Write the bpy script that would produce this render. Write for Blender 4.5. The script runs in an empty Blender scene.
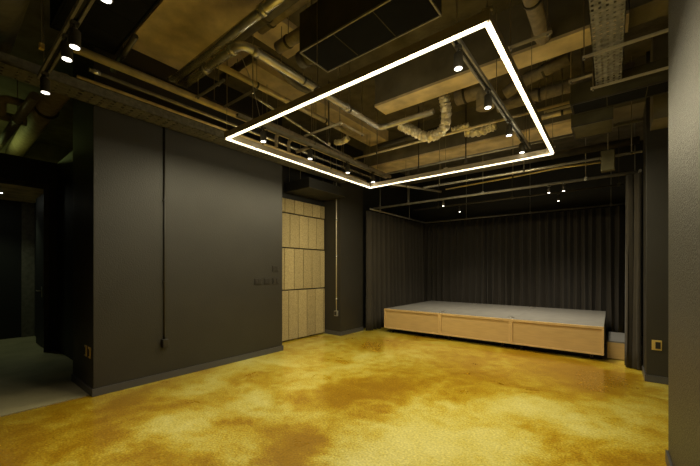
import bpy, bmesh, math, random
from mathutils import Vector
random.seed(7)
scene = bpy.context.scene
C = scene.collection
R = math.radians

# ------------------------------------------------------------------ camera, world, exposure
cam_data = bpy.data.cameras.new('camera')
cam = bpy.data.objects.new('camera', cam_data); C.objects.link(cam)
cam.location = (0.0, 0.0, 1.35)
cam.rotation_euler = (R(90), 0, R(38.294))
cam_data.sensor_width = 36.0; cam_data.lens = 17.0
cam_data.shift_y = 37.0/700.0
cam_data.clip_start = 0.02
scene.camera = cam
world = bpy.data.worlds.new('world'); scene.world = world; world.use_nodes = True
world.node_tree.nodes['Background'].inputs[0].default_value = (0.02, 0.02, 0.018, 1)
world.node_tree.nodes['Background'].inputs[1].default_value = 0.3
vs = scene.view_settings
vs.view_transform = 'Standard'; vs.look = 'None'; vs.gamma = 1.0; vs.use_curve_mapping = False
vs.exposure = 0.0
scene.cycles.denoising_prefilter = 'NONE'
LED_STRENGTH = 2.6
LED_WATTS = 37.0
LED_SIDE_WATTS = 4.2
LED_COLOR = (1.0, 0.89, 0.58)
SPOT_WATTS = 30.0

# ------------------------------------------------------------------ materials
def newmat(name):
    m = bpy.data.materials.new(name); m.use_nodes = True
    nt = m.node_tree; b = nt.nodes['Principled BSDF']
    return m, nt, b
def N(nt, typ, **kw):
    n = nt.nodes.new(typ)
    for k, v in kw.items():
        if k.startswith('i_'):
            n.inputs[k[2:].replace('_', ' ')].default_value = v
        else: setattr(n, k, v)
    return n
def mat(name, col, rough=0.6, metal=0.0, var=0.25, vscale=8.0, bump=0.0, bscale=80.0, spec=0.5, stretch=None, detail=5.0, rnd=0.0):
    m, nt, b = newmat(name)
    tc = N(nt, 'ShaderNodeTexCoord'); src = tc.outputs['Object']
    if stretch:
        mp = N(nt, 'ShaderNodeMapping'); mp.inputs['Scale'].default_value = stretch
        nt.links.new(src, mp.inputs[0]); src = mp.outputs[0]
    ns = N(nt, 'ShaderNodeTexNoise'); ns.inputs['Scale'].default_value = vscale; ns.inputs['Detail'].default_value = detail
    nt.links.new(src, ns.inputs['Vector'])
    mr = N(nt, 'ShaderNodeMapRange'); mr.inputs[1].default_value = 0.3; mr.inputs[2].default_value = 0.7
    mr.inputs[3].default_value = 1 - var; mr.inputs[4].default_value = 1 + var
    nt.links.new(ns.outputs['Fac'], mr.inputs[0])
    mx = N(nt, 'ShaderNodeMix', data_type='RGBA', blend_type='MULTIPLY'); mx.inputs[0].default_value = 1.0
    mx.inputs[6].default_value = (*col, 1)
    fac = mr.outputs[0]
    if rnd:
        oi = N(nt, 'ShaderNodeObjectInfo'); r2 = N(nt, 'ShaderNodeMapRange'); r2.inputs[3].default_value = 1 - rnd; r2.inputs[4].default_value = 1 + rnd
        nt.links.new(oi.outputs['Random'], r2.inputs[0]); mu = N(nt, 'ShaderNodeMath', operation='MULTIPLY'); nt.links.new(fac, mu.inputs[0]); nt.links.new(r2.outputs[0], mu.inputs[1]); fac = mu.outputs[0]
    nt.links.new(fac, mx.inputs[7]); nt.links.new(mx.outputs[2], b.inputs['Base Color'])
    b.inputs['Roughness'].default_value = rough; b.inputs['Metallic'].default_value = metal
    b.inputs['Specular IOR Level'].default_value = spec
    if bump > 0:
        n2 = N(nt, 'ShaderNodeTexNoise'); n2.inputs['Scale'].default_value = bscale; n2.inputs['Detail'].default_value = 3.0
        nt.links.new(src, n2.inputs['Vector'])
        bp = N(nt, 'ShaderNodeBump'); bp.inputs['Strength'].default_value = bump; bp.inputs['Distance'].default_value = 0.01
        nt.links.new(n2.outputs['Fac'], bp.inputs['Height']); nt.links.new(bp.outputs[0], b.inputs['Normal'])
    return m
def emit(name, col, strength):
    m, nt, b = newmat(name)
    b.inputs['Base Color'].default_value = (0.8, 0.8, 0.8, 1)
    b.inputs['Emission Color'].default_value = (*col, 1); b.inputs['Emission Strength'].default_value = strength
    return m

M = {}
M['wall'] = mat('charcoal wall paint', (0.0265, 0.0238, 0.0188), 0.5, var=0.10, vscale=2.5, bump=0.22, bscale=70)
M['wall_rough'] = mat('charcoal stucco paint', (0.042, 0.039, 0.030), 0.5, var=0.40, vscale=60, bump=0.9, bscale=85)
M['base'] = mat('baseboard vinyl', (0.068, 0.066, 0.068), 0.4, var=0.05)
M['black'] = mat('black paint', (0.008, 0.008, 0.008), 0.6, var=0.1)
M['dark'] = mat('dark partition paint', (0.015, 0.015, 0.014), 0.6, var=0.1)
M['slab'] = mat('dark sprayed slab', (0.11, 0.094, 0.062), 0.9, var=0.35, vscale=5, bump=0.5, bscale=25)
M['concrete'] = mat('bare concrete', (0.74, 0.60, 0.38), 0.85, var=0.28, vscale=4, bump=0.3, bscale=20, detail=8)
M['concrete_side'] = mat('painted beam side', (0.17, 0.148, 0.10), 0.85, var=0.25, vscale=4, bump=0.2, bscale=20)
M['board'] = mat('wood wool board', (0.36, 0.285, 0.14), 0.9, var=0.24, vscale=45, bump=0.6, bscale=60, rnd=.14)
M['grey_floor'] = mat('grey concrete floor', (0.35, 0.315, 0.18), 0.45, var=0.2, vscale=2.5, bump=0.05)
M['steel'] = mat('galvanised steel', (0.62, 0.59, 0.52), 0.22, 0.7, var=0.2, vscale=14)
M['steel_dull'] = mat('dull steel pipe', (0.30, 0.285, 0.245), 0.35, 0.5, var=0.25, vscale=10)
M['steel_dark'] = mat('dark steel', (0.075, 0.066, 0.048), 0.5, 0.5, var=0.25, vscale=10)
M['brass_pipe'] = mat('ochre coated pipe', (0.74, 0.61, 0.37), 0.30, 0.25, var=0.2, vscale=10)
M['lagging'] = mat('pipe lagging', (0.30, 0.25, 0.18), 0.75, var=0.25, vscale=16, bump=0.4, bscale=30)
M['lagging_dark'] = mat('dark pipe lagging', (0.12, 0.108, 0.082), 0.75, var=0.25, vscale=16, bump=0.4, bscale=30)
M['foil'] = mat('crumpled aluminium foil', (0.92, 0.84, 0.64), 0.28, 0.7, var=0.15, vscale=30, bump=0.6, bscale=45)
M['tray_dark'] = mat('dull galvanised tray', (0.125, 0.117, 0.095), 0.5, 0.2, var=0.35, vscale=25)
M['strut'] = mat('galvanised channel', (0.60, 0.54, 0.41), 0.4, 0.3, var=0.15)
M['tray_white'] = mat('pale galvanised tray', (0.22, 0.21, 0.18), 0.55, 0.3, var=0.5, vscale=22)
M['ac_body'] = mat('black duct board', (0.075, 0.066, 0.034), 0.8, var=0.2, spec=.2)
M['ac_black'] = mat('black filter panel', (0.008, 0.008, 0.008), 0.8, var=0.2, spec=.08)
M['curtain'] = mat('dark brown velvet', (0.033, 0.027, 0.0195), 0.9, var=0.2, vscale=40, stretch=(1, 1, .08))
M['curtain'].node_tree.nodes['Principled BSDF'].inputs['Sheen Weight'].default_value = 0.06
M['ply'] = mat('pale plywood', (0.52, 0.355, 0.15), 0.45, var=0.07, vscale=5, stretch=(1, 1, 9))
M['ply_edge'] = mat('plywood edging', (0.58, 0.40, 0.18), 0.4, var=0.1, vscale=9)
M['deck'] = mat('grey laminate deck', (0.27, 0.265, 0.245), 0.25, var=0.08, vscale=6)
M['step_top'] = mat('grey step laminate', (0.15, 0.15, 0.145), 0.4, var=0.08)
M['alu'] = mat('brushed aluminium', (0.72, 0.68, 0.6), 0.3, 1.0, var=0.08)
M['brass'] = mat('brass plate', (0.70, 0.52, 0.16), 0.3, 0.35, var=0.08)
M['conduit_grey'] = mat('pale conduit', (0.50, 0.45, 0.34), 0.35, 0.2, var=0.1)
M['rubber'] = mat('black rubber', (0.012, 0.012, 0.012), 0.5, var=0.1)
M['housing'] = mat('led profile aluminium', (0.40, 0.34, 0.25), 0.45, 0.1, var=0.05)
M['switch'] = mat('dark switch plate', (0.03, 0.027, 0.023), 0.35, var=0.05)
M['wire'] = mat('steel wire', (0.35, 0.3, 0.2), 0.35, 0.8, var=0.05)
M['led'] = emit('led diffuser light', LED_COLOR, LED_STRENGTH)
M['lens'] = emit('spotlight lens', (1.0, 0.93, 0.80), 5)
M['lens_dim'] = emit('stage spotlight lens', (1.0, 0.93, 0.80), 7)
M['lamp'] = emit('downlight lens', (0.95, 1.0, 0.8), 25)

def floor_material():
    m, nt, b = newmat('acid stained concrete floor')
    L = nt.links.new
    tc = N(nt, 'ShaderNodeTexCoord'); obj_ = tc.outputs['Object']
    wn = N(nt, 'ShaderNodeTexNoise'); wn.inputs['Scale'].default_value = 1.6; wn.inputs['Detail'].default_value = 6; wn.inputs['Roughness'].default_value = 0.62
    L(obj_, wn.inputs['Vector'])
    s1 = N(nt, 'ShaderNodeVectorMath', operation='SUBTRACT'); s1.inputs[1].default_value = (.5, .5, .5); L(wn.outputs['Color'], s1.inputs[0])
    s2 = N(nt, 'ShaderNodeVectorMath', operation='SCALE'); s2.inputs['Scale'].default_value = 1.15; L(s1.outputs[0], s2.inputs[0])
    wv = N(nt, 'ShaderNodeVectorMath', operation='ADD'); L(obj_, wv.inputs[0]); L(s2.outputs[0], wv.inputs[1])
    ft = N(nt, 'ShaderNodeVectorMath', operation='MULTIPLY'); ft.inputs[1].default_value = (1, 1, 0); L(wv.outputs[0], ft.inputs[0])
    base = N(nt, 'ShaderNodeTexNoise'); base.inputs['Scale'].default_value = 1.1; base.inputs['Detail'].default_value = 10; base.inputs['Roughness'].default_value = 0.64; base.inputs['Distortion'].default_value = 0.5
    L(obj_, base.inputs['Vector'])
    mr = N(nt, 'ShaderNodeMapRange'); mr.inputs[1].default_value = 0.28; mr.inputs[2].default_value = 0.72; mr.inputs[3].default_value = 0.16; mr.inputs[4].default_value = 0.92; mr.clamp = False
    L(base.outputs['Fac'], mr.inputs[0])
    acc = mr.outputs[0]
    vein = N(nt, 'ShaderNodeTexNoise'); vein.inputs['Scale'].default_value = 5.5; vein.inputs['Detail'].default_value = 7; vein.inputs['Roughness'].default_value = 0.6; vein.inputs['Distortion'].default_value = 0.6
    L(obj_, vein.inputs['Vector'])
    vm = N(nt, 'ShaderNodeMapRange'); vm.inputs[1].default_value = .3; vm.inputs[2].default_value = .7; vm.inputs[3].default_value = -.20; vm.inputs[4].default_value = .14
    L(vein.outputs['Fac'], vm.inputs[0])
    ad0 = N(nt, 'ShaderNodeMath', operation='ADD'); L(acc, ad0.inputs[0]); L(vm.outputs[0], ad0.inputs[1]); acc = ad0.outputs[0]
    # old stains, plus darker patches along the stage front: (x, y, radius, strength)
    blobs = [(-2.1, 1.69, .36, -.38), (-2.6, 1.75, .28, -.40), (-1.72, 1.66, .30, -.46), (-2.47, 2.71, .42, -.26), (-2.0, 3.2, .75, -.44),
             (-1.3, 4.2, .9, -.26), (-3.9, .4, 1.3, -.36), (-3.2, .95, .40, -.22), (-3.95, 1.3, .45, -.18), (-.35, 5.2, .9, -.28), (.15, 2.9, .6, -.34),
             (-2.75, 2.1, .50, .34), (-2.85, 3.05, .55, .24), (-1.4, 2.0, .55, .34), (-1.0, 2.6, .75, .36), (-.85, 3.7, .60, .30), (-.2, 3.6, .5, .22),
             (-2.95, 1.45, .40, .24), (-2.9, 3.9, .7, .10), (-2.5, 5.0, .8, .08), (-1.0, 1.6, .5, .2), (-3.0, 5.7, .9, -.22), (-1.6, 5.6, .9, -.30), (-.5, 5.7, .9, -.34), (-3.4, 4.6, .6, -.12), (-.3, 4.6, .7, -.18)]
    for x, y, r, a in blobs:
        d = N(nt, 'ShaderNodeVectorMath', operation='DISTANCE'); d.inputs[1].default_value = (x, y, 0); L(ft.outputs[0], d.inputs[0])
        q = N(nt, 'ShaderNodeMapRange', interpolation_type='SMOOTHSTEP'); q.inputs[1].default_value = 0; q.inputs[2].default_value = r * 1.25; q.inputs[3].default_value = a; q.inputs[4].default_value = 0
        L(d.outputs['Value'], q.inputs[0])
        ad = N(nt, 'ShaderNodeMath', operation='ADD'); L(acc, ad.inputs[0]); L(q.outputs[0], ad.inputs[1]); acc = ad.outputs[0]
    fine = N(nt, 'ShaderNodeTexNoise'); fine.inputs['Scale'].default_value = 75; fine.inputs['Detail'].default_value = 2; fine.inputs['Roughness'].default_value = 0.7
    L(obj_, fine.inputs['Vector'])
    fm = N(nt, 'ShaderNodeMapRange'); fm.inputs[1].default_value = .3; fm.inputs[2].default_value = .7; fm.inputs[3].default_value = -.24; fm.inputs[4].default_value = .24
    L(fine.outputs['Fac'], fm.inputs[0])
    ad = N(nt, 'ShaderNodeMath', operation='ADD'); L(acc, ad.inputs[0]); L(fm.outputs[0], ad.inputs[1])
    cr = N(nt, 'ShaderNodeValToRGB'); e = cr.color_ramp.elements
    e[0].position = 0.0; e[0].color = (0.29, 0.15, 0.005, 1)
    e[1].position = 1.0; e[1].color = (0.66, 0.60, 0.20, 1)
    for p, c in ((.25, (.36, .205, .008, 1)), (.5, (.49, .35, .022, 1)), (.75, (.58, .495, .10, 1))):
        el = e.new(p); el.color = c
    sq = N(nt, 'ShaderNodeMapRange', interpolation_type='SMOOTHSTEP'); sq.inputs[1].default_value = -.22; sq.inputs[2].default_value = 1.15; L(ad.outputs[0], sq.inputs[0])
    L(sq.outputs[0], cr.inputs[0]); 
    grain = N(nt, 'ShaderNodeTexNoise'); grain.inputs['Scale'].default_value = 55; grain.inputs['Detail'].default_value = 3; L(obj_, grain.inputs['Vector'])
    gm = N(nt, 'ShaderNodeMapRange'); gm.inputs[1].default_value = .3; gm.inputs[2].default_value = .7; gm.inputs[3].default_value = .78; gm.inputs[4].default_value = 1.2; L(grain.outputs['Fac'], gm.inputs[0])
    gx = N(nt, 'ShaderNodeMix', data_type='RGBA', blend_type='MULTIPLY'); gx.inputs[0].default_value = 1.0; L(cr.outputs[0], gx.inputs[6]); L(gm.outputs[0], gx.inputs[7])
    L(gx.outputs[2], b.inputs['Base Color'])
    rr = N(nt, 'ShaderNodeMapRange'); rr.inputs[3].default_value = .22; rr.inputs[4].default_value = .36; L(base.outputs['Fac'], rr.inputs[0]); L(rr.outputs[0], b.inputs['Roughness'])
    b.inputs['Specular IOR Level'].default_value = 0.3; b.inputs['Coat Weight'].default_value = .8; b.inputs['Coat Roughness'].default_value = .16; b.inputs['Coat IOR'].default_value = 1.5
    bp = N(nt, 'ShaderNodeBump'); bp.inputs['Strength'].default_value = .12; bp.inputs['Distance'].default_value = .004; L(fine.outputs['Fac'], bp.inputs['Height']); L(bp.outputs[0], b.inputs['Normal'])
    return m
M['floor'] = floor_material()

# ------------------------------------------------------------------ builders
WL = {}
def fillet(pts, r, seg=6):
    pts = [Vector(p) for p in pts]; out = [pts[0]]
    for i in range(1, len(pts) - 1):
        a, b, c = pts[i-1], pts[i], pts[i+1]
        u = (a - b).normalized(); v = (c - b).normalized()
        rr = min(r, (a - b).length * .49, (c - b).length * .49)
        p0, p1 = b + u * rr, b + v * rr
        for k in range(seg + 1):
            t = k / seg
            out.append(p0 * (1-t)**2 + b * 2*t*(1-t) + p1 * t*t)
    out.append(pts[-1]); return out
class MB:
    def __init__(s): s.v = []; s.f = []
    def box(s, x0, x1, y0, y1, z0, z1):
        i = len(s.v)
        s.v += [(x, y, z) for z in (z0, z1) for y in (y0, y1) for x in (x0, x1)]
        s.f += [tuple(i + k for k in q) for q in ((0,2,3,1), (4,5,7,6), (0,1,5,4), (2,6,7,3), (0,4,6,2), (1,3,7,5))]
        return s
    def tube(s, pts, r, n=12, radii=None, cap=True):
        pts = [Vector(p) for p in pts]; i0 = len(s.v); m = len(pts)
        t = (pts[1] - pts[0]).normalized()
        ref = Vector((0, 0, 1)) if abs(t.z) < .9 else Vector((1, 0, 0))
        u = t.cross(ref).normalized()
        for k, p in enumerate(pts):
            if k == 0: t = pts[1] - pts[0]
            elif k == m - 1: t = pts[-1] - pts[-2]
            else: t = pts[k+1] - pts[k-1]
            t.normalize(); u = (u - t * u.dot(t)).normalized(); w = t.cross(u)
            rk = radii[k] if radii else r
            for j in range(n):
                a = 2 * math.pi * j / n
                s.v.append(tuple(p + (u * math.cos(a) + w * math.sin(a)) * rk))
        for k in range(m - 1):
            for j in range(n):
                a = i0 + k*n + j; b = i0 + k*n + (j+1) % n
                s.f.append((a, b, b + n, a + n))
        if cap:
            s.f.append(tuple(i0 + j for j in reversed(range(n)))); s.f.append(tuple(i0 + (m-1)*n + j for j in range(n)))
        return s
    def build(s, name, m, parent=None, smooth=False, bevel=0.0):
        if parent is not None: o = Vector(WL[parent.name])
        else:
            xs, ys, zs = zip(*s.v); o = Vector(((min(xs)+max(xs))/2, (min(ys)+max(ys))/2, min(zs)))
        me = bpy.data.meshes.new(name); me.from_pydata([tuple(Vector(v) - o) for v in s.v], [], s.f); me.update()
        bm = bmesh.new(); bm.from_mesh(me)
        bmesh.ops.recalc_face_normals(bm, faces=bm.faces)
        if bevel > 0: bmesh.ops.bevel(bm, geom=list(bm.edges), offset=bevel, segments=1, profile=.7, affect='EDGES')
        bm.to_mesh(me); bm.free()
        if smooth:
            for p in me.polygons: p.use_smooth = len(p.vertices) == 4
        me.materials.append(M[m] if isinstance(m, str) else m)
        ob = bpy.data.objects.new(name, me); C.objects.link(ob)
        if parent is not None: ob.parent = parent; WL[ob.name] = WL[parent.name]
        else: ob.location = o; WL[ob.name] = tuple(o)
        return ob
def box(*a): return MB().box(*a)
def tube(*a, **k): return MB().tube(*a, **k)
def thing(name, loc, label, cat, group=None):
    o = bpy.data.objects.new(name, None); C.objects.link(o); o.location = loc; o.empty_display_size = .1
    WL[o.name] = tuple(loc); return tag(o, label, cat, group)
def tag(o, label, cat, group=None):
    o['label'] = label; o['category'] = cat
    if group: o['group'] = group
    return o
def struct(name, mb, m, bevel=0.0):
    # the setting keeps world coordinates so that its procedural stains sit where they lie in the room
    WL['__w'] = (0, 0, 0)
    me = bpy.data.meshes.new(name); me.from_pydata(mb.v, [], mb.f); me.update()
    bm = bmesh.new(); bm.from_mesh(me); bmesh.ops.recalc_face_normals(bm, faces=bm.faces)
    if bevel: bmesh.ops.bevel(bm, geom=list(bm.edges), offset=bevel, segments=2, profile=.7, affect='EDGES')
    bm.to_mesh(me); bm.free(); me.materials.append(M[m])
    o = bpy.data.objects.new(name, me); C.objects.link(o); o['kind'] = 'structure'; WL[o.name] = (0, 0, 0)
    return o

CEIL = 4.0
# ------------------------------------------------------------------ the setting
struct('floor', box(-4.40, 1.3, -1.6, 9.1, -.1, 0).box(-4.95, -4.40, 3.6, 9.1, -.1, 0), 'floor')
struct('floor_annex', box(-9.4, -4.412, -1.6, 1.5, -.1, 0), 'grey_floor')
struct('trim_1', box(-4.412, -4.40, -1.6, 1.06, -.1, .003), 'alu')
ceiling = struct('ceiling', box(-9.5, 1.4, -1.7, 9.2, CEIL, CEIL + .15), 'slab')
struct('wall_left', box(-5.16, -4.33, 1.07, 3.65, 0, CEIL), 'wall', .006)
struct('wall_pillar_left', box(-4.95, -4.35, 5.2, 5.98, 0, CEIL), 'wall', .006)
alc = struct('wall_alcove', box(-4.95, -4.83, 3.65, 5.2, 0, CEIL), 'dark')
struct('wall_stage_left', box(-4.6, -4.5, 5.98, 9.1, 0, CEIL), 'dark')
struct('wall_back', box(-4.6, 1.3, 9.0, 9.1, 0, CEIL), 'dark')
struct('wall_pillar_right', box(.335, 1.3, 5.38, 5.84, 0, CEIL), 'wall', .006)
struct('wall_right', box(1.3, 1.4, -1.7, 9.2, 0, CEIL), 'wall')
struct('wall_column', box(.315, 1.3, 1.55, 3.2, 0, CEIL), 'wall_rough', .008)
struct('wall_front', box(-9.5, 1.4, -1.7, -1.6, 0, CEIL), 'wall')
part_wall = MB().box(-7.43, -7.31, -1.6, -.9, 0, 3.14).box(-7.43, -7.31, -.9, 1.2, 2.70, 3.14).box(-7.43, -7.31, 1.2, 1.31, 0, 3.14)
struct('wall_partition', part_wall, 'dark')
struct('wall_annex', box(-9.4, -5.16, 1.31, 1.45, 0, 3.14), 'dark')
struct('wall_annex_far', box(-9.5, -9.3, -1.6, 3.3, 0, 2.8), 'black')
struct('wall_annex_upper', box(-9.5, -9.3, -1.6, 3.3, 2.8, CEIL), 'concrete_side')
struct('wall_annex_rear', box(-9.5, -5.0, 3.2, 3.3, 0, CEIL), 'wall')
struct('ceiling_back_room', box(-9.3, -7.43, -1.6, 1.31, 2.72, 2.78), 'concrete')
# baseboards
def baseboard(name, x0, x1, y0, y1):
    b = MB().box(x0, x1, y0, y1, 0, .082)
    struct(name, b, 'base', .004)
baseboard('baseboard_left', -4.33, -4.316, 1.056, 3.664)
baseboard('baseboard_left_end', -5.16, -4.33, 1.056, 1.07)
baseboard('baseboard_pillar_left', -4.35, -4.336, 5.186, 5.98)
baseboard('baseboard_pillar_left_end', -4.83, -4.35, 5.186, 5.2)
baseboard('baseboard_pillar_right', .321, .335, 5.366, 5.84)
baseboard('baseboard_pillar_right_end', .335, 1.3, 5.366, 5.38)
baseboard('baseboard_column', .301, .315, 1.55, 3.214)
baseboard('baseboard_column_end', .315, 1.3, 3.2, 3.214)
# far doorway: frame strips and open leaf
struct('trim_2', MB().box(-7.31, -7.29, 1.14, 1.2, 0, 2.76).box(-7.31, -7.29, -.96, -.9, 0, 2.76).box(-7.31, -7.29, -.9, 1.14, 2.70, 2.76), 'steel_dark')
struct('trim_3', box(-9.3, -9.26, 1.12, 1.31, 0, 2.72), 'lagging_dark')
d = thing('door_1', (-7.87, 1.22, 0), 'black door leaf standing open inside the far left doorway', 'door'); d['kind'] = 'structure'
leaf = box(-8.29, -7.45, 1.19, 1.235, .01, 2.66).build('door_leaf', 'black', d, bevel=.003)
h = MB().box(-7.75, -7.72, 1.178, 1.19, .88, 1.06); h.tube([(-7.735, 1.185, .99), (-7.735, 1.13, .99)], .009, 8); h.tube([(-7.735, 1.135, .99), (-7.86, 1.135, .99)], .009, 8)
h.build('handle', 'alu', leaf, smooth=True)
# acoustic boards on the alcove wall, each a piece of its own
rows = [(0.02, .965, .19), (.975, 1.765, .33), (1.775, 2.42, .22), (2.43, 2.70, .34)]
for z0, z1, ph in rows:
    y = 4.0 + ph - .72
    while y < 5.19:
        a, b_ = max(y, 3.66), min(y + .24, 5.195)
        if b_ - a > .03:
            t_ = random.uniform(0, .003)
            box(-4.83, -4.785 + t_, a + .006, b_ - .006, z0 + .007, z1 - .007).build('board', 'board', alc, bevel=.003)
        y += .24
# concrete beams under the slab
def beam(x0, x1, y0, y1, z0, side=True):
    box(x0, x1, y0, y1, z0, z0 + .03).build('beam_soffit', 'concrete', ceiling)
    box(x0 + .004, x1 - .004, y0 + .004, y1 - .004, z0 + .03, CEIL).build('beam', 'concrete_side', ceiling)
box(-5.0, 1.3, 1.36, 2.02, 3.90, CEIL).build('beam', 'concrete', ceiling)          # wide shallow beam, top left of view
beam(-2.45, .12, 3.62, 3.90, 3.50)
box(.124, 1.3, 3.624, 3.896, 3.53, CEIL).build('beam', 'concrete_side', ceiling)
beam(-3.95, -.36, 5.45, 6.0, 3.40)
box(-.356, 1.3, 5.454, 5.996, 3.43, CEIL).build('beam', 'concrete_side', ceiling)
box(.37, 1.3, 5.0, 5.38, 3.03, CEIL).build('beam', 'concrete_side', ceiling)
box(-3.75, -3.33, 2.10, 5.4, 3.80, CEIL).build('beam', 'concrete', ceiling)          # beam running away along the left
box(-3.1, -2.68, 2.02, 2.7, 3.93, CEIL).build('beam', 'concrete', ceiling)
box(.15, 1.3, 1.6, 3.6, 3.6, CEIL).build('beam', 'concrete_side', ceiling)

# ------------------------------------------------------------------ stage, step, curtains
def stage_module(i, label):
    x0 = -3.87 + i * 1.264; x1 = x0 + 1.261; y0, y1 = 6.10, 8.5
    t = thing('stage_platform', ((x0+x1)/2, (y0+y1)/2, 0), label, 'stage', 'platforms making up the low stage')
    box(x0, x1, y0 + .012, y1, .482, .512).build('deck', 'deck', t, bevel=.002)
    fr = MB().box(x0, x1, y0, y0 + .03, .478, .513).box(x0, x1, y0, y0 + .03, .095, .118)
    fr.box(x0, x0 + .028, y0, y0 + .03, .118, .478).box(x1 - .028, x1, y0, y0 + .03, .118, .478)
    fr.build('front_frame', 'ply_edge', t)
    box(x0 + .028, x1 - .028, y0 + .022, y0 + .036, .118, .478).build('front_panel', 'ply', t)
    for xs in (x0, x1 - .018): box(xs, xs + .018, y0 + .036, y1, .10, .48).build('side_panel', 'ply' if False else 'black', t)
    box(x0 + .02, x1 - .02, y1 - .018, y1, .10, .48).build('rear_panel', 'black', t)
    box(x0 + .02, x1 - .02, y0 + .05, y1 - .03, .10, .13).build('chassis', 'black', t)
    box(x0 + .03, x1 - .03, y0 + .20, y0 + .22, .004, .10).build('gap_shade', 'black', t)  # added black sheet standing in for the shade under the platform
    for cx in (x0 + .15, x1 - .15):
        for cy in (y0 + .12, y1 - .15):
            c = MB().box(cx - .02, cx + .02, cy - .02, cy + .02, .075, .10).build('caster', 'alu', t)
            w = MB().tube([(cx - .014, cy, .042), (cx + .014, cy, .042)], .042, 14).build('wheel', 'rubber', c)
            MB().tube([(cx - .018, cy, .042), (cx + .018, cy, .042)], .012, 8).build('hub', 'alu', c)
    return t, x0, x1
mods = [stage_module(0, 'left stage platform with plywood front, next to the left curtain'),
        stage_module(1, 'middle stage platform with plywood front between two others'),
        stage_module(2, 'right stage platform with plywood front, beside the small step')]
for (t, x0, x1), ys in ((mods[0], (6.36, 8.36)), (mods[1], (6.36, 8.36))):
    for yy in ys:
        box(x1 - .085, x1 - .004, yy - .05, yy + .05, .512, .5155).build('latch_plate', 'alu', t, bevel=.001)
        box(x1 - .06, x1 - .03, yy - .02, yy + .02, .5155, .519).build('latch', 'alu', t)
s = thing('step_box', (.09, 6.75, 0), 'small plywood step with grey top between stage and right curtain', 'step')
box(-.045, .19, 6.38, 7.3, .255, .278).build('tread', 'step_top', s, bevel=.002)
box(-.045, .19, 6.38, 6.40, .012, .255).build('front_panel', 'ply', s)
box(-.045, -.027, 6.40, 7.3, 0, .255).build('side_panel', 'ply', s); box(.172, .19, 6.40, 7.3, 0, .255).build('side_panel', 'ply', s)
box(-.027, .172, 7.28, 7.3, 0, .255).build('rear_panel', 'ply', s)

def curtain_mesh(path, z0, z1, amp, wl, seed, step=.014):
    rnd = random.Random(seed)
    path = [Vector(p) for p in path]; pts = []
    for a, b in zip(path, path[1:]):
        n = max(2, int((b - a).length / step))
        for k in range(n): pts.append(a.lerp(b, k / n))
    pts.append(path[-1])
    mb = MB(); ph = 0; prev = pts[0]; cols = []
    w = wl; tgt = wl
    for i, p in enumerate(pts):
        dl = (p - prev).length; prev = p
        if rnd.random() < dl / wl: tgt = wl * rnd.uniform(.65, 1.4)
        w += (tgt - w) * .1; ph += 2 * math.pi * dl / w
        t = (pts[min(i+1, len(pts)-1)] - pts[max(i-1, 0)]).normalized(); nrm = Vector((-t.y, t.x))
        cols.append((p, nrm, t, ph))
    nz = 10
    am = [rnd.uniform(.7, 1.25) for _ in range(400)]
    for p, nrm, t, ph in cols:
        for k in range(nz + 1):
            f = k / nz; g = .55 + .45 * (1 - f) ** .7
            kf = ph / (2*math.pi); i = int(kf); fr = kf - i; aa = am[i] * (1 - fr) + am[i+1] * fr
            d = amp * g * aa * (math.sin(ph) + .25 * math.sin(2*ph + 1.0))
            sw = .018 * math.sin(ph * .37 + f * 2.2) * (1 - f)
            q = p + nrm * d + t * (sw + .02 * g * math.sin(2*ph))
            mb.v.append((q.x, q.y, z0 + (z1 - z0) * f))
    for i in range(len(cols) - 1):
        for k in range(nz):
            a = i * (nz+1) + k; mb.f.append((a, a + nz + 1, a + nz + 2, a + 1))
    return mb
def curtain(label, path, z0, z1, amp, wl, seed):
    o = curtain_mesh(path, z0, z1, amp, wl, seed).build('stage_curtain', 'curtain', None, smooth=True)
    sm = o.modifiers.new('thickness', 'SOLIDIFY'); sm.thickness = .004
    return tag(o, label, 'curtain', 'pleated curtains around the stage')
curtain('wide dark brown pleated curtain hanging across the back of the stage', [(-4.26, 8.76), (.20, 8.76)], .012, 2.66, .11, .145, 3)
curtain('dark brown pleated curtain along the left side of the stage', [(-4.22, 5.93), (-4.20, 6.6), (-4.17, 8.60)], .012, 2.66, .08, .165, 5)
curtain('dark brown pleated curtain gathered along the right side of the stage', [(.325, 5.90), (.165, 5.96), (.20, 6.2), (.29, 6.5), (.32, 8.66)], .012, 2.66, .040, .12, 9)
BEAMS = [(-5.0, 1.3, 1.36, 2.02, 3.90), (-2.45, 1.3, 3.62, 3.90, 3.50), (-3.95, 1.3, 5.45, 6.0, 3.40), (-3.75, -3.33, 2.10, 5.4, 3.80), (-3.1, -2.68, 2.02, 2.7, 3.93), (.15, 1.3, 1.6, 3.6, 3.60)]
def topz(x, y):
    return min([CEIL] + [b[4] for b in BEAMS if b[0] <= x <= b[1] and b[2] <= y <= b[3]])
def hang(mb, x, y, z, r=.005):
    if topz(x, y) > z + .01: mb.tube([(x, y, z), (x, y, topz(x, y))], r, 6)
    else: mb.tube([(x, y, z), (x, y, z + .01)], r, 6)
def rail(label, pts, r, hangs, m='steel_dull', name='curtain_rail'):
    cx = sum(p[0] for p in pts) / len(pts); cy = sum(p[1] for p in pts) / len(pts)
    t = thing(name, (cx, cy, pts[0][2]), label, 'rail')
    MB().tube(fillet(pts, .08), r, 10).build('rail', m, t, smooth=True)
    for x, y in hangs:
        k = MB(); hang(k, x, y, pts[0][2], .006); k.box(x - .02, x + .02, y - .02, y + .02, pts[0][2] - .02, pts[0][2] + .03); k.build('hanger', m, t)
    return t
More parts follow.
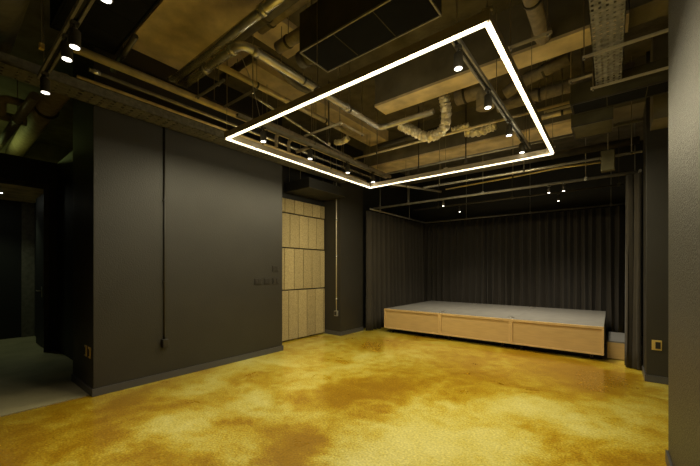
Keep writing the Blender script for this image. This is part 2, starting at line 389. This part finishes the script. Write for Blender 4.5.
rail('curtain rail bending round the left and back of the stage', [(-4.17, 6.0, 2.70), (-4.17, 8.76, 2.70), (.30, 8.76, 2.70)], .018, [(-4.17, 6.4), (-4.17, 7.8), (-3.0, 8.76), (-1.5, 8.76), (0, 8.76)])
rail('curtain rail along the right side of the stage', [(.31, 5.95, 2.70), (.31, 8.65, 2.70)], .018, [(.31, 7.2)])
rail('long steel pipe spanning the front of the stage with spotlights on it', [(-4.15, 6.12, 2.72), (.28, 6.12, 2.72)], .022, [(-3.3, 6.12), (-1.8, 6.12), (-.3, 6.12)], name='lighting_pipe')
rail('thin rear lighting pipe above the middle of the stage', [(-3.6, 6.95, 2.74), (.30, 6.95, 2.74)], .016, [(-3.0, 6.95), (-1.5, 6.95), (.1, 6.95)], m='steel_dark', name='lighting_pipe')

# ------------------------------------------------------------------ LED square
lx0, lx1, ly0, ly1, lz = -3.36, -.575, 2.04, 4.83, 2.80
t = thing('square_light', ((lx0+lx1)/2, (ly0+ly1)/2, lz), 'large glowing square light frame hanging from the ceiling', 'ceiling light')
w = .03
def bars(z0, z1, ww): return [(lx0-ww, lx1+ww, ly0-ww, ly0+ww, z0, z1), (lx0-ww, lx1+ww, ly1-ww, ly1+ww, z0, z1), (lx0-ww, lx0+ww, ly0+ww, ly1-ww, z0, z1), (lx1-ww, lx1+ww, ly0+ww, ly1-ww, z0, z1)]
for q in bars(lz + .012, lz + .080, .019): box(*q).build('housing', 'housing', t)
for q in bars(lz, lz + .012, .0075): box(*q).build('diffuser', 'led', t)
cx = (lx0+lx1)/2; cy = (ly0+ly1)/2
for x, y, sx, sy in ((cx, ly0, lx1 - lx0, .024), (cx, ly1, lx1 - lx0, .024), (lx0, cy, .024, ly1 - ly0), (lx1, cy, .024, ly1 - ly0)):
    ld = bpy.data.lights.new('led_bar', 'AREA'); ld.shape = 'RECTANGLE'; ld.size = sx; ld.size_y = sy; ld.energy = LED_WATTS; ld.color = LED_COLOR
    lo = bpy.data.objects.new('led_bar', ld); C.objects.link(lo); lo.parent = t; lo.location = (x - cx, y - cy, -.002)
for x, y in ((lx0, ly0), (lx1, ly0), (lx0, ly1), (lx1, ly1), (lx0, cy), (lx1, cy), (cx, ly0), (cx, ly1)):
    wb = MB(); wb.tube([(x, y, lz + .080), (x, y, topz(x, y))], .003, 5); wb.build('suspension_wire', 'wire', t)
    box(x - .03, x + .03, y - .012, y + .012, lz + .080, lz + .10).build('clip', 'alu', t)

for x, y, sx, rot in ((cx, ly0, lx1 - lx0, 0), (cx, ly1, lx1 - lx0, 0), (lx0, cy, ly1 - ly0, 90), (lx1, cy, ly1 - ly0, 90)):
    for sg in (-1, 1):                                   # the opal strip also glows out of both its sides
        ld = bpy.data.lights.new('led_side', 'AREA'); ld.shape = 'RECTANGLE'; ld.size = sx; ld.size_y = .012; ld.energy = LED_SIDE_WATTS; ld.color = LED_COLOR
        lo = bpy.data.objects.new('led_side', ld); C.objects.link(lo); lo.parent = t
        off = .012 * sg; d_ = Vector((0, sg, 0)) if rot == 0 else Vector((sg, 0, 0))
        lo.location = (x - cx + (off if rot else 0), y - cy + (0 if rot else off), .006)
        q = d_.to_track_quat('-Z', 'Y'); lo.rotation_euler = q.to_euler()
        if rot == 90 or True:
            ax = q @ Vector((1, 0, 0)); want = Vector((1, 0, 0)) if rot == 0 else Vector((0, 1, 0))
            if abs(ax.dot(want)) < .5: ld.size, ld.size_y = .012, sx
MB().tube([(-2.85, 1.86, 3.50), (-2.80, 1.98, 3.2), (-2.76, 2.04, 2.88)], .004, 6).build('feed_cable', 'alu', t)

# ------------------------------------------------------------------ track lights
def track(label, p0, p1, hangs):
    mx = [(a + b)/2 for a, b in zip(p0, p1)]
    t = thing('track_rail', mx, label, 'track')
    (x0, y0, z), (x1, y1, _) = p0, p1
    along_x = abs(x1 - x0) > abs(y1 - y0)
    for sgn in (-1, 1):
        if along_x: box(x0, x1, y0 + sgn*.022 - .008, y0 + sgn*.022 + .008, z, z + .035).build('side_rail', 'steel_dull', t)
        else: box(x0 + sgn*.022 - .008, x0 + sgn*.022 + .008, y0, y1, z, z + .035).build('side_rail', 'steel_dull', t)
    if along_x: box(x0, x1, y0 - .014, y0 + .014, z + .015, z + .035).build('conductor', 'black', t)
    else: box(x0 - .014, x0 + .014, y0, y1, z + .015, z + .035).build('conductor', 'black', t)
    for x, y in hangs:
        k = MB(); hang(k, x, y, z + .035, .004); k.build('hanger', 'wire', t)
def spotlight(x, y, z, zt, label, group, watts, lens='lens', r=.036, name='track_spotlight', dirv=(0, 0, -1), cone=56):
    t = thing(name, (x, y, z), label, 'spotlight', group)
    hgt = .11 * r / .036
    MB().tube([(x, y, z), (x, y, z + .004), (x, y, z + hgt), (x, y, z + hgt + .012)], r, 16, radii=[r, r, r * .95, r * .6]).build('body', 'steel_dark', t, smooth=True)
    MB().tube([(x, y, z - .003), (x, y, z + .001)], r * .78, 16).build('lens', lens, t)
    MB().tube([(x, y, z + hgt), (x, y, zt)], .007, 8).build('stem', 'steel_dark', t)
    box(x - .022, x + .022, y - .022, y + .022, zt - .018, zt + .004).build('adapter', 'steel_dark', t)
    ld = bpy.data.lights.new('spot', 'SPOT'); ld.energy = watts; ld.color = (1.0, .86, .64); ld.spot_size = R(cone); ld.spot_blend = .9; ld.shadow_soft_size = .03
    lo = bpy.data.objects.new('spot', ld); C.objects.link(lo); lo.parent = t; lo.location = (0, 0, -.03)
    lo.rotation_euler = Vector(dirv).to_track_quat('-Z', 'Y').to_euler()
    return t
ZT = 3.05
track('black light track above the left side of the glowing square', (-3.25, 2.1, ZT), (-3.25, 5.1, ZT), [(-3.25, 2.3), (-3.25, 3.6), (-3.25, 4.9)])
track('steel light track above the right side of the glowing square', (-.91, 2.3, ZT), (-.91, 5.2, ZT), [(-.91, 2.45), (-.91, 3.55), (-.91, 5.05)])
track('light track crossing the top left corner near the black wall', (-4.0, .61, ZT), (-1.2, .61, ZT), [(-3.9, .61), (-2.6, .61), (-1.4, .61)])
nth = ['nearest', 'second nearest', 'third nearest', 'farthest']
for k, (x, y) in enumerate(((-3.25, 2.45), (-3.25, 3.23), (-3.25, 4.06), (-3.25, 4.765))):
    spotlight(x, y, 2.88, ZT, nth[k] + ' lit spotlight on the left track of the glowing square', 'spotlights on the left track', SPOT_WATTS)
for k, (x, y) in enumerate(((-.91, 2.48), (-.91, 3.25), (-.91, 4.07), (-.91, 4.765))):
    spotlight(x, y, 2.88, ZT, nth[k] + ' lit spotlight on the right track of the glowing square', 'spotlights on the right track', SPOT_WATTS)
for x, lab in ((-2.24, 'lit spotlight at the top picture edge on the near left track'), (-2.89, 'upper lit spotlight of the close pair on the near left track'),
               (-3.10, 'lower lit spotlight of the close pair on the near left track'), (-3.83, 'lowest lit spotlight at the wall end of the near left track')):
    spotlight(x, .61, 2.88, ZT, lab, 'spotlights on the near left track', SPOT_WATTS)
for x, y, zt, lab in ((-2.54, 6.12, 2.70, 'small stage spotlight on the front pipe, left of centre'), (-2.52, 6.95, 2.724, 'small stage spotlight on the rear pipe, left of centre'),
                      (-.74, 6.95, 2.724, 'small stage spotlight on the rear pipe, toward the right'), (-.78, 6.12, 2.70, 'left of the two small stage spotlights on the front pipe right'),
                      (-.58, 6.12, 2.70, 'right of the two small stage spotlights on the front pipe right')):
    spotlight(x, y, 2.585, zt, lab, 'small spotlights over the stage', 75, 'lens_dim', .022, 'stage_spotlight', (.0, .30, -1), 100)

# ------------------------------------------------------------------ trays
def tray(label, x0, x1, y0, y1, z, side, m, pitch, slot, strips, hangs):
    t = thing('cable_tray', ((x0+x1)/2, (y0+y1)/2, z), label, 'cable tray')
    for xa in (x0, x1 - .006): box(xa, xa + .006, y0, y1, z, z + side).build('side_rail', m, t)
    mb = MB(); wdt = (x1 - x0) / strips
    for k in range(strips + 1):
        c = x0 + k * wdt; mb.box(max(x0, c - wdt*.32), min(x1, c + wdt*.32), y0, y1, z, z + .003)
    y = y0; rr = random.Random(3)
    while y < y1:
        mb.box(x0, x1, y, y + pitch - slot * rr.uniform(.4, 1.3), z + .0005, z + .0025); y += pitch
    mb.build('perforated_base', m, t)
    for y in hangs:
        k = MB()
        for xa in (x0 - .03, x1 + .03): hang(k, xa, y, z - .02, .006)
        k.build('hanger', 'wire', t)
        box(x0 - .06, x1 + .06, y - .02, y + .02, z - .035, z - .001).build('support_bar', 'steel', t)
tray('perforated cable tray running along the top of the black left wall', -4.30, -4.03, -1.5, 5.1, 3.10, .09, 'tray_dark', .09, .028, 4, (-.6, ))
tray('pale perforated cable tray hanging high on the right', -.125, .085, .9, 4.19, 3.20, .07, 'tray_white', .055, .018, 5, (1.6, ))
def cables(label, x, y0, y1, z, m):
    mb = MB(); rr = random.Random(x)
    pts = [(x + rr.uniform(-.02, .02), y0 + (y1-y0)*k/12, z) for k in range(13)]
    mb.tube(pts, .016, 8); tag(mb.build('cable', m, None, smooth=True), label, 'cable')
cables('dark cable lying in the tray along the left wall', -4.2, -1.4, 5.0, 3.12, 'rubber')

# ------------------------------------------------------------------ pipes
def pipe(label, pts, r, m, hangs=(), fl=.09, name='steel_pipe', cat='pipe', couplings=(), n=14, hz=None):
    pts = [Vector(p) for p in pts]; c = sum(pts, Vector()) / len(pts)
    zmin = min(p.z for p in pts)
    t = thing(name, (c.x, c.y, zmin), label, cat)
    MB().tube(fillet(pts, fl), r, n).build('tube', m, t, smooth=True)
    for (p, d) in couplings:
        p = Vector(p); d = Vector(d).normalized()
        MB().tube([p - d*.03, p + d*.03], r*1.22, n).build('coupling', m, t, smooth=True)
    for x, y, z in hangs:
        k = MB(); hang(k, x, y, z + r, .005); k.build('hanger', 'wire', t)
        d = Vector((1, 0, 0))
        for a, b in zip(pts, pts[1:]):
            if min(a.x, b.x) - .02 <= x <= max(a.x, b.x) + .02 and min(a.y, b.y) - .02 <= y <= max(a.y, b.y) + .02: d = (b - a).normalized(); break
        q = Vector((x, y, z)); MB().tube([q - d*.012, q + d*.012], r * 1.12, n).build('clamp', 'steel_dark', t, smooth=True)
    return t
X3 = (1, 0, 0); Y3 = (0, 1, 0)
# along the left wall
pipe('bright thin conduit nearest the black left wall tray, above it', [(-4.0, .86, 3.2), (-4.0, 5.6, 3.2)], .016, 'brass_pipe', [(-4.0, 3.0, 3.2), (-4.0, 4.5, 3.2)], name='conduit')
pipe('shiny thin conduit second out from the black left wall', [(-3.78, .90, 3.2), (-3.78, 5.6, 3.2)], .019, 'steel', [(-3.78, 3.1, 3.2), (-3.78, 4.6, 3.2)], name='conduit', couplings=[((-3.78, .95, 3.2), Y3)])
pipe('thick ochre pipe parallel to the black left wall', [(-3.57, .74, 3.23), (-3.57, 5.7, 3.23)], .036, 'brass_pipe', [(-3.57, 2.75, 3.23), (-3.57, 4.3, 3.23)])
pipe('dark pipe above the thick ochre pipe by the left wall', [(-3.64, 1.1, 3.31), (-3.64, 5.7, 3.31)], .022, 'steel_dark', [(-3.64, 2.05, 3.31), (-3.64, 4.0, 3.31)])
pipe('wrapped pipe running over the left light track', [(-3.43, 2.55, 3.22), (-3.47, 4.2, 3.22), (-3.48, 5.7, 3.22)], .036, 'lagging', [(-3.455, 3.5, 3.22), (-3.475, 4.9, 3.22)], name='insulated_pipe')
pipe('thin bright conduit inside the left edge of the glowing square', [(-3.15, 2.25, 3.30), (-3.50, 4.0, 3.30), (-3.60, 5.6, 3.30)], .015, 'steel', [(-3.40, 3.5, 3.30), (-3.57, 5.1, 3.30)], name='conduit')
pipe('stub of dark pipe crossing above the left wall conduits', [(-3.90, 1.12, 3.34), (-3.30, 1.12, 3.42)], .024, 'steel_dark', [(-3.6, 1.12, 3.38)])
for k, (x, y, w_) in enumerate(((-3.44, 2.80, 'first'), (-3.46, 3.03, 'second'))):
    pipe(w_ + ' of two hooked copper coloured pipe ends behind the left LED bar', [(x + .12, y, 3.12), (x, y, 3.12), (x, y, 2.97)], .024, 'lagging', (), .06, name='hooked_pipe')
pipe('slanting tan pipe end beside the two hooked pipes', [(-3.36, 3.38, 3.12), (-3.50, 3.20, 3.02)], .022, 'lagging', (), name='hooked_pipe')
# across the top left
pipe('upper long steel pipe crossing above the left of the glowing square', [(-3.86, 1.66, 3.45), (-.9, 1.66, 3.45)], .040, 'steel', [(-2.2, 1.66, 3.45), (-1.3, 1.66, 3.45)], couplings=[((-3.83, 1.66, 3.45), X3), ((-2.2, 1.66, 3.45), X3)])
pipe('steel pipe with an elbow that turns away under the beam', [(-3.83, 1.735, 3.40), (-2.62, 1.735, 3.40), (-2.62, 4.02, 3.40), (-1.80, 4.02, 3.40)], .041, 'steel', [(-2.62, 2.5, 3.40), (-2.62, 3.3, 3.40)], .10, couplings=[((-3.25, 1.735, 3.40), X3), ((-2.76, 1.735, 3.40), X3), ((-2.62, 1.88, 3.40), Y3), ((-2.62, 3.25, 3.4), Y3)])
pipe('grey lagged duct pipe behind the upper steel pipe', [(-3.0, 1.83, 3.62), (-.9, 1.83, 3.62)], .07, 'lagging_dark', [(-2.4, 1.83, 3.62)], name='insulated_pipe')
pipe('brown lagged pipe in front of the black air unit', [(-2.66, 1.965, 3.69), (-.9, 1.965, 3.69)], .06, 'lagging', [(-2.5, 1.965, 3.69)], name='insulated_pipe')
pipe('short tan pipe leading into the black air unit', [(-2.60, 2.14, 3.56), (-2.202, 2.14, 3.56)], .055, 'lagging', [(-2.45, 2.14, 3.56)], name='insulated_pipe')
pipe('fat grey stub pipe entering the black air unit end', [(-2.38, 2.24, 3.40), (-2.202, 2.24, 3.40)], .075, 'lagging_dark', [(-2.3, 2.24, 3.40)], name='insulated_pipe')
pipe('curved dark pipe below the elbow pipe', [(-2.72, 1.95, 3.48), (-2.74, 2.3, 3.48), (-2.85, 2.6, 3.46), (-2.70, 3.0, 3.46)], .035, 'lagging_dark', [(-2.74, 2.3, 3.48)], .2, name='insulated_pipe')
pipe('long ledge pipe running under the left concrete beam', [(-3.31, 1.76, 3.55), (-3.31, 4.2, 3.55)], .035, 'brass_pipe', [(-3.31, 2.4, 3.55), (-3.31, 3.6, 3.55)])
pipe('dark drain pipe high above the left light track', [(-3.75, 2.2, 3.70), (-2.95, 2.2, 3.70), (-2.95, 3.55, 3.66)], .04, 'steel_dark', [(-3.4, 2.2, 3.70)])
# middle
pipe('thin bright rail pipe crossing the middle of the ceiling', [(-3.35, 4.36, 3.2), (-.36, 4.36, 3.2)], .016, 'brass_pipe', [(-2.9, 4.36, 3.2), (-2.1, 4.36, 3.2)], name='conduit')
pipe('dark round pipe behind the big foil flexible duct', [(-3.0, 4.55, 3.38), (-1.9, 4.55, 3.38)], .045, 'steel_dark', [(-2.5, 4.55, 3.38)])
pipe('large tan lagged duct behind the concrete beam right of the foil duct', [(-1.62, 4.35, 3.66), (-1.25, 4.35, 3.66), (-1.25, 4.35, 3.40)], .11, 'lagging', [(-1.5, 4.35, 3.66)], .1, name='insulated_pipe')
pipe('tan lagged duct sloping up behind the right LED bar', [(-1.04, 4.45, 3.55), (-.85, 4.42, 3.62), (-.35, 4.30, 3.66)], .07, 'lagging', [(-.6, 4.37, 3.64)], .2, name='insulated_pipe')
pipe('long tan lagged duct left of the pale tray', [(-1.2, 4.72, 3.54), (.2, 4.72, 3.54)], .07, 'lagging', [(-.7, 4.72, 3.54)], name='insulated_pipe')
pipe('tan round duct with a collar running into the concrete beam', [(-.505, 1.6, 3.56), (-.505, 3.62, 3.56)], .065, 'lagging', [(-.505, 3.05, 3.56)], name='round_duct', cat='duct', couplings=[((-.505, 3.50, 3.56), Y3)])
pipe('black round stub hanging from the slab beside the tray', [(-.28, 2.95, 3.62), (-.28, 3.2, 3.62)], .05, 'steel_dark', [(-.28, 3.05, 3.62)], name='round_duct', cat='duct')
# far rails in front of the stage
pipe('bright conduit crossing in front of the stage below the far beam', [(-2.60, 5.38, 2.80), (.30, 5.38, 2.80)], .018, 'steel', [(-2.3, 5.38, 2.80), (-1.0, 5.38, 2.80), (.2, 5.38, 2.80)], name='conduit')
pipe('thin wavering conduit just behind the bright stage conduit', [(-2.3, 5.65, 2.78), (-1.2, 5.62, 2.80), (-.6, 5.6, 2.82), (-.05, 5.55, 2.79)], .012, 'brass_pipe', [(-1.2, 5.62, 2.8)], name='conduit')
pipe('ochre conduit high in front of the far beam', [(-3.3, 5.2, 3.12), (.3, 5.2, 3.12)], .018, 'steel_dull', [(-2.6, 5.2, 3.12), (-.9, 5.2, 3.12)], name='conduit')
pipe('slanting grey conduit above the stage left', [(-3.3, 5.1, 2.95), (-2.55, 6.05, 2.85)], .02, 'steel_dull', [(-3.0, 5.48, 2.91)], name='conduit')
pipe('thick dark pipe below the far concrete beam', [(-3.6, 5.9, 3.1), (.3, 5.9, 3.1)], .05, 'steel_dark', [(-2.5, 5.9, 3.1), (-.7, 5.9, 3.1)])
pipe('tan square-on pipe above the black box at right', [(-.66, 4.60, 3.2), (-.30, 4.60, 3.2)], .028, 'brass_pipe', [(-.45, 4.60, 3.2)])
# top left dark corner
pipe('large dark round duct in the top left corner', [(-4.8, .25, 3.62), (-1.2, .25, 3.62)], .26, 'lagging_dark', [(-3.0, .25, 3.62)], name='round_duct', cat='duct', n=28)
pipe('thick green lit pipe above the far left doorway', [(-6.6, -1.0, 3.48), (-6.6, .85, 3.48)], .06, 'lagging', [(-6.6, .4, 3.48)])
pipe('bent green lit pipe above the far left doorway', [(-6.1, .1, 3.3), (-6.1, .55, 3.3), (-6.1, .55, 3.55), (-6.1, .85, 3.55)], .05, 'lagging', [(-6.1, .3, 3.3)])
pipe('dark pipe slanting toward the block wall at far left', [(-9.2, .62, 3.32), (-5.2, .74, 3.35)], .05, 'lagging_dark', [(-6.2, .71, 3.34)])
pipe('broad green lit duct next to the block wall at far left', [(-9.2, 1.0, 3.62), (-5.2, 1.0, 3.62)], .12, 'lagging', [(-6.2, 1.0, 3.6)], name='round_duct', cat='duct')

# ------------------------------------------------------------------ foil flexible ducts
def flex(label, pts, r, seed, m='foil'):
    rr = random.Random(seed); p = fillet(pts, .25, 10)
    # resample
    out = [Vector(p[0])]; stp = .011
    for a, b in zip(p, p[1:]):
        a = Vector(a); b = Vector(b); n = max(1, int((b - a).length / stp))
        for k in range(1, n + 1): out.append(a.lerp(b, k / n))
    radii = [r * ((1.0, .97, .80, .82)[i % 4] + rr.uniform(-.05, .05)) for i in range(len(out))]
    mb = MB(); mb.tube(out, r, 18, radii=radii)
    mb.v = [tuple(Vector(v) + Vector((rr.uniform(-1, 1), rr.uniform(-1, 1), rr.uniform(-1, 1))) * .006) for v in mb.v]
    o = mb.build('flexible_duct', m, None)
    return tag(o, label, 'duct', 'crumpled foil ducts')
flex('crumpled foil duct sagging in a U below the concrete beam', [(-2.36, 4.16, 3.42), (-2.12, 4.18, 3.26), (-1.98, 4.19, 3.15), (-1.74, 4.19, 3.17), (-1.66, 4.12, 3.34), (-1.68, 4.06, 3.58)], .070, 1)
flex('short crumpled foil duct lying above the thin bright rail pipe', [(-1.62, 4.72, 3.32), (-1.44, 4.72, 3.27), (-1.22, 4.74, 3.32)], .070, 2)
flex('small foil duct end partly hidden behind the middle rail pipe', [(-1.78, 4.6, 3.34), (-1.55, 4.62, 3.36)], .04, 3)
flex('small crumpled foil bundle left of the beam end', [(-3.30, 3.83, 3.30), (-3.18, 3.83, 3.27), (-3.06, 3.83, 3.31)], .045, 4)
flex('foil duct end at the top picture edge behind the square light', [(-1.06, 2.52, 3.62), (-.90, 2.56, 3.66), (-.78, 2.6, 3.70)], .05, 6)

# ------------------------------------------------------------------ air units, boxes and hanger bars
def air_unit(label, x0, x1, y0, y1, z0, z1, body='ac_body', face='ac_black', edge='steel_dull', hx=None):
    t = thing('air_unit', ((x0+x1)/2, (y0+y1)/2, z0), label, 'air unit')
    box(x0, x1, y0, y1, z0 + .01, z1).build('casing', body, t, bevel=.004)
    box(x0 + .02, x1 - .02, y0 + .02, y1 - .02, z0 + .004, z0 + .012).build('filter_panel', face, t)
    e = .012
    for q in ((x0, x1, y0, y0 + e), (x0, x1, y1 - e, y1), (x0, x0 + e, y0 + e, y1 - e), (x1 - e, x1, y0 + e, y1 - e)):
        box(*q, z0, z0 + .016).build('edge_trim', edge, t)
    n = int((x1 - x0) / .3)
    for k in range(1, n): xx = x0 + (x1 - x0) * k / n; box(xx - .003, xx + .003, y0 + e, y1 - e, z0 + .002, z0 + .006).build('panel_joint', body, t)
    for xx in hx or (x0 + .1, x1 - .1):
        for yy in (y0 + .05, y1 - .05):
            kb = MB(); hang(kb, xx, yy, z1, .005); kb.build('hanger', 'wire', t)
    return t
air_unit('large black air unit with steel edged underside above the square light', -2.20, -1.02, 2.05, 2.43, 3.30, 3.66)
air_unit('black air unit beside the near left spotlights', -3.72, -1.6, .62, 1.08, 3.40, 3.72, 'ac_black', 'ac_black', 'ac_black')
air_unit('dark grey air unit hanging at right near the stage', -.36, .02, 4.55, 5.0, 2.98, 3.14, 'ac_body', 'ac_body', 'steel_dark')
air_unit('long dark duct casing crossing at right above the grey air unit', -.34, 1.2, 4.22, 4.50, 3.10, 3.32, 'ac_body', 'ac_black', 'steel_dark')
air_unit('slim dark air unit above the tan boarded alcove', -4.78, -4.15, 4.10, 5.12, 2.80, 2.98, 'dark', 'dark', 'steel_dark', (-4.72, -4.42))
b = thing('junction_box', (-.03, 5.3, 2.60), 'small grey box hanging on the bright conduit before the stage', 'box')
box(-.10, .04, 5.27, 5.35, 2.60, 2.86).build('casing', 'ac_body', b, bevel=.004)
box(-.09, .03, 5.262, 5.27, 2.61, 2.85).build('cover', 'ac_body', b); kb = MB(); hang(kb, -.03, 5.31, 2.86, .006); kb.build('hanger', 'wire', b)

def strut(label, p0, p1, hangs, m='strut', top=None):
    (x0, y0, z), (x1, y1, _) = p0, p1
    t = thing('hanger_bar', ((x0+x1)/2, (y0+y1)/2, z), label, 'hanger bar')
    if abs(x1 - x0) > abs(y1 - y0):
        mb = MB().box(x0, x1, y0 - .011, y0 - .008, z, z + .018).box(x0, x1, y0 + .008, y0 + .011, z, z + .018).box(x0, x1, y0 - .008, y0 + .008, z + .015, z + .018)
    else:
        mb = MB().box(x0 - .011, x0 - .008, y0, y1, z, z + .018).box(x0 + .008, x0 + .011, y0, y1, z, z + .018).box(x0 - .008, x0 + .008, y0, y1, z + .015, z + .018)
    mb.build('channel', m, t)
    for x, y in hangs:
        k = MB()
        if top: k.tube([(x, y, z - .02), (x, y, top)], .005, 6)
        else: hang(k, x, y, z - .02, .005)
        k.build('rod', 'wire', t)
        MB().tube([(x, y, z - .012), (x, y, z)], .011, 6).build('nut', 'steel', t)
strut('short bright channel bar under the tan round duct', (-.69, 3.0, 3.2), (-.36, 3.0, 3.2), [(-.66, 3.0), (-.39, 3.0)])
strut('upper channel bar crossing the pale cable tray at right', (-.19, 3.44, 3.15), (.42, 3.44, 3.15), [(-.18, 3.44), (.40, 3.44)])
strut('lower channel bar crossing the pale cable tray at right', (-.16, 4.08, 3.15), (.48, 4.08, 3.15), [(-.14, 4.08), (.46, 4.08)])
strut('small channel bar left of the pale cable tray', (-.33, 3.9, 3.2), (-.14, 3.9, 3.2), [(-.31, 3.9)])
strut('channel bar before the tan square-on pipe at right', (-.62, 4.48, 3.2), (-.36, 4.48, 3.2), [(-.6, 4.48)])
strut('grey channel bar in the dark bay left of the glowing square', (-3.44, 1.735, 3.16), (-2.90, 1.735, 3.16), [(-3.4, 1.735), (-3.0, 1.735)], 'steel_dull', 3.358)
strut('second grey channel bar behind the first in the dark left bay', (-3.47, 2.07, 3.2), (-2.85, 2.07, 3.2), [(-3.4, 2.07), (-2.92, 2.07)], 'steel_dull')
strut('bright channel bar ending at the bracket left of the elbow', (-3.34, 3.21, 3.2), (-2.66, 3.21, 3.2), [(-3.20, 3.21), (-2.70, 3.21)])
strut('bright channel bar running away from the bracket left of the elbow', (-2.68, 3.22, 3.2), (-2.68, 3.70, 3.2), [(-2.68, 3.66)])

t = thing('hanger_wire', (-3.5, .535, 3.08), 'thin hanger wire with a small brass clip in the dark top left corner', 'wire')
MB().tube([(-3.5, .535, 3.11), (-3.5, .535, CEIL)], .004, 6).build('wire', 'wire', t)
MB().box(-3.52, -3.48, .52, .55, 3.08, 3.12).build('clip', 'brass', t)
t = thing('drop_bracket', (-3.10, 3.45, 3.10), 'small steel drop bracket with a bolt inside the left of the glowing square', 'bracket')
MB().box(-3.115, -3.085, 3.435, 3.465, 3.10, 3.13).build('foot', 'strut', t); kb = MB(); hang(kb, -3.10, 3.45, 3.13, .008); kb.build('rod', 'steel_dark', t)
t = thing('drop_bracket', (-2.45, 4.9, 2.95), 'dark drop rod with a foot above the far left LED corner', 'bracket')
MB().box(-2.47, -2.43, 4.88, 4.92, 2.95, 2.98).build('foot', 'steel_dark', t); kb = MB(); hang(kb, -2.45, 4.9, 2.98, .010); kb.build('rod', 'steel_dark', t)
t = thing('drop_bracket', (-1.72, 5.0, 2.97), 'dark drop rod with a foot above the middle of the far LED bar', 'bracket')
MB().box(-1.74, -1.70, 4.98, 5.02, 2.97, 3.0).build('foot', 'steel_dark', t); kb = MB(); hang(kb, -1.72, 5.0, 3.0, .010); kb.build('rod', 'steel_dark', t)

# ------------------------------------------------------------------ wall fittings
t = thing('wall_conduit', (-4.31, 1.78, .41), 'dark painted conduit with a socket box on the left wall', 'conduit')
MB().tube([(-4.320, 1.78, .47), (-4.320, 1.78, 3.2)], .010, 10).build('tube', 'wall', t, smooth=True)
bx = box(-4.33, -4.275, 1.745, 1.815, .40, .50).build('socket_box', 'wall', t, bevel=.004)
box(-4.275, -4.271, 1.755, 1.805, .41, .49).build('cover', 'switch', bx)
for zz in (1.2, 2.2): box(-4.33, -4.296, 1.76, 1.80, zz, zz + .012).build('clip', 'wall', t)
t = thing('wall_conduit', (-4.45, 5.18, .42), 'bright steel conduit with a socket box on the left pillar', 'conduit')
MB().tube([(-4.45, 5.182, .50), (-4.45, 5.182, CEIL)], .012, 10).build('tube', 'conduit_grey', t, smooth=True)
for zz in (.72, 1.6, 2.35): MB().tube([(-4.45, 5.182, zz), (-4.45, 5.182, zz + .05)], .018, 10).build('coupling', 'steel', t, smooth=True)
bx = box(-4.49, -4.41, 5.15, 5.2, .40, .51).build('socket_box', 'steel_dull', t, bevel=.004); box(-4.475, -4.425, 5.146, 5.15, .42, .49).build('cover', 'switch', bx)
for y, z, lab in ((3.50, 1.37, 'upper dark switch plate near the right end of the left wall'), (3.16, 1.17, 'leftmost of the lower row of dark switch plates on the left wall'),
                  (3.34, 1.17, 'middle of the lower row of dark switch plates on the left wall'), (3.51, 1.17, 'rightmost of the lower row of dark switch plates on the left wall')):
    t = thing('switch_plate', (-4.33, y, z - .05), lab, 'switch', 'dark wall switches')
    box(-4.33, -4.320, y - .065, y + .065, z - .05, z + .05).build('plate', 'switch', t, bevel=.003)
    for s_ in (-1, 1): box(-4.320, -4.316, y + s_*.03 - .022, y + s_*.03 + .022, z - .032, z + .032).build('rocker', 'switch', t, bevel=.001)
for x, lab in ((-4.60, 'left brass socket of the pair on the block wall end'), (-4.46, 'right brass socket of the pair on the block wall end')):
    t = thing('wall_socket', (x, 1.07, .38), lab, 'socket', 'brass sockets low on the block end')
    box(x - .035, x + .035, 1.062, 1.07, .39, .51).build('plate', 'brass', t, bevel=.002); box(x - .030, x + .012, 1.059, 1.062, .41, .49).build('outlet', 'rubber', t)
t = thing('wall_socket', (.43, 5.38, .38), 'brass framed socket on the right pillar', 'socket')
box(.385, .475, 5.37, 5.38, .39, .51).build('plate', 'brass', t, bevel=.002); box(.417, .463, 5.366, 5.37, .41, .49).build('outlet', 'rubber', t)

# ------------------------------------------------------------------ back room and annex lamps
def downlight(label, x, y, z, watts, col):
    t = thing('downlight', (x, y, z - .01), label, 'ceiling light')
    MB().tube([(x, y, z - .012), (x, y, z)], .06, 20).build('rim', 'steel_dull', t); MB().tube([(x, y, z - .014), (x, y, z - .011)], .045, 20).build('lens', 'lamp', t)
    ld = bpy.data.lights.new('spot', 'SPOT'); ld.energy = watts; ld.color = col; ld.spot_size = R(110); ld.spot_blend = .8; ld.shadow_soft_size = .05
    lo = bpy.data.objects.new('spot', ld); C.objects.link(lo); lo.parent = t; lo.location = (0, 0, -.02)
downlight('round downlight in the ceiling of the room behind the far doorway', -8.45, .74, 2.72, 22, (.85, 1, .6))
t = thing('pendant_lamp', (-8.2, .30, 3.35), 'greenish lamp hanging above the far left room, outside the picture', 'lamp')
MB().tube([(-8.2, .30, 3.35), (-8.2, .30, 3.45)], .06, 16, radii=[.09, .03]).build('shade', 'steel_dark', t); MB().tube([(-8.2, .30, 3.45), (-8.2, .30, CEIL)], .005, 6).build('cord', 'rubber', t)
ld = bpy.data.lights.new('bulb', 'POINT'); ld.energy = 9; ld.color = (.80, 1, .28); ld.shadow_soft_size = .06
lo = bpy.data.objects.new('bulb', ld); C.objects.link(lo); lo.parent = t; lo.location = (0, 0, -.10)
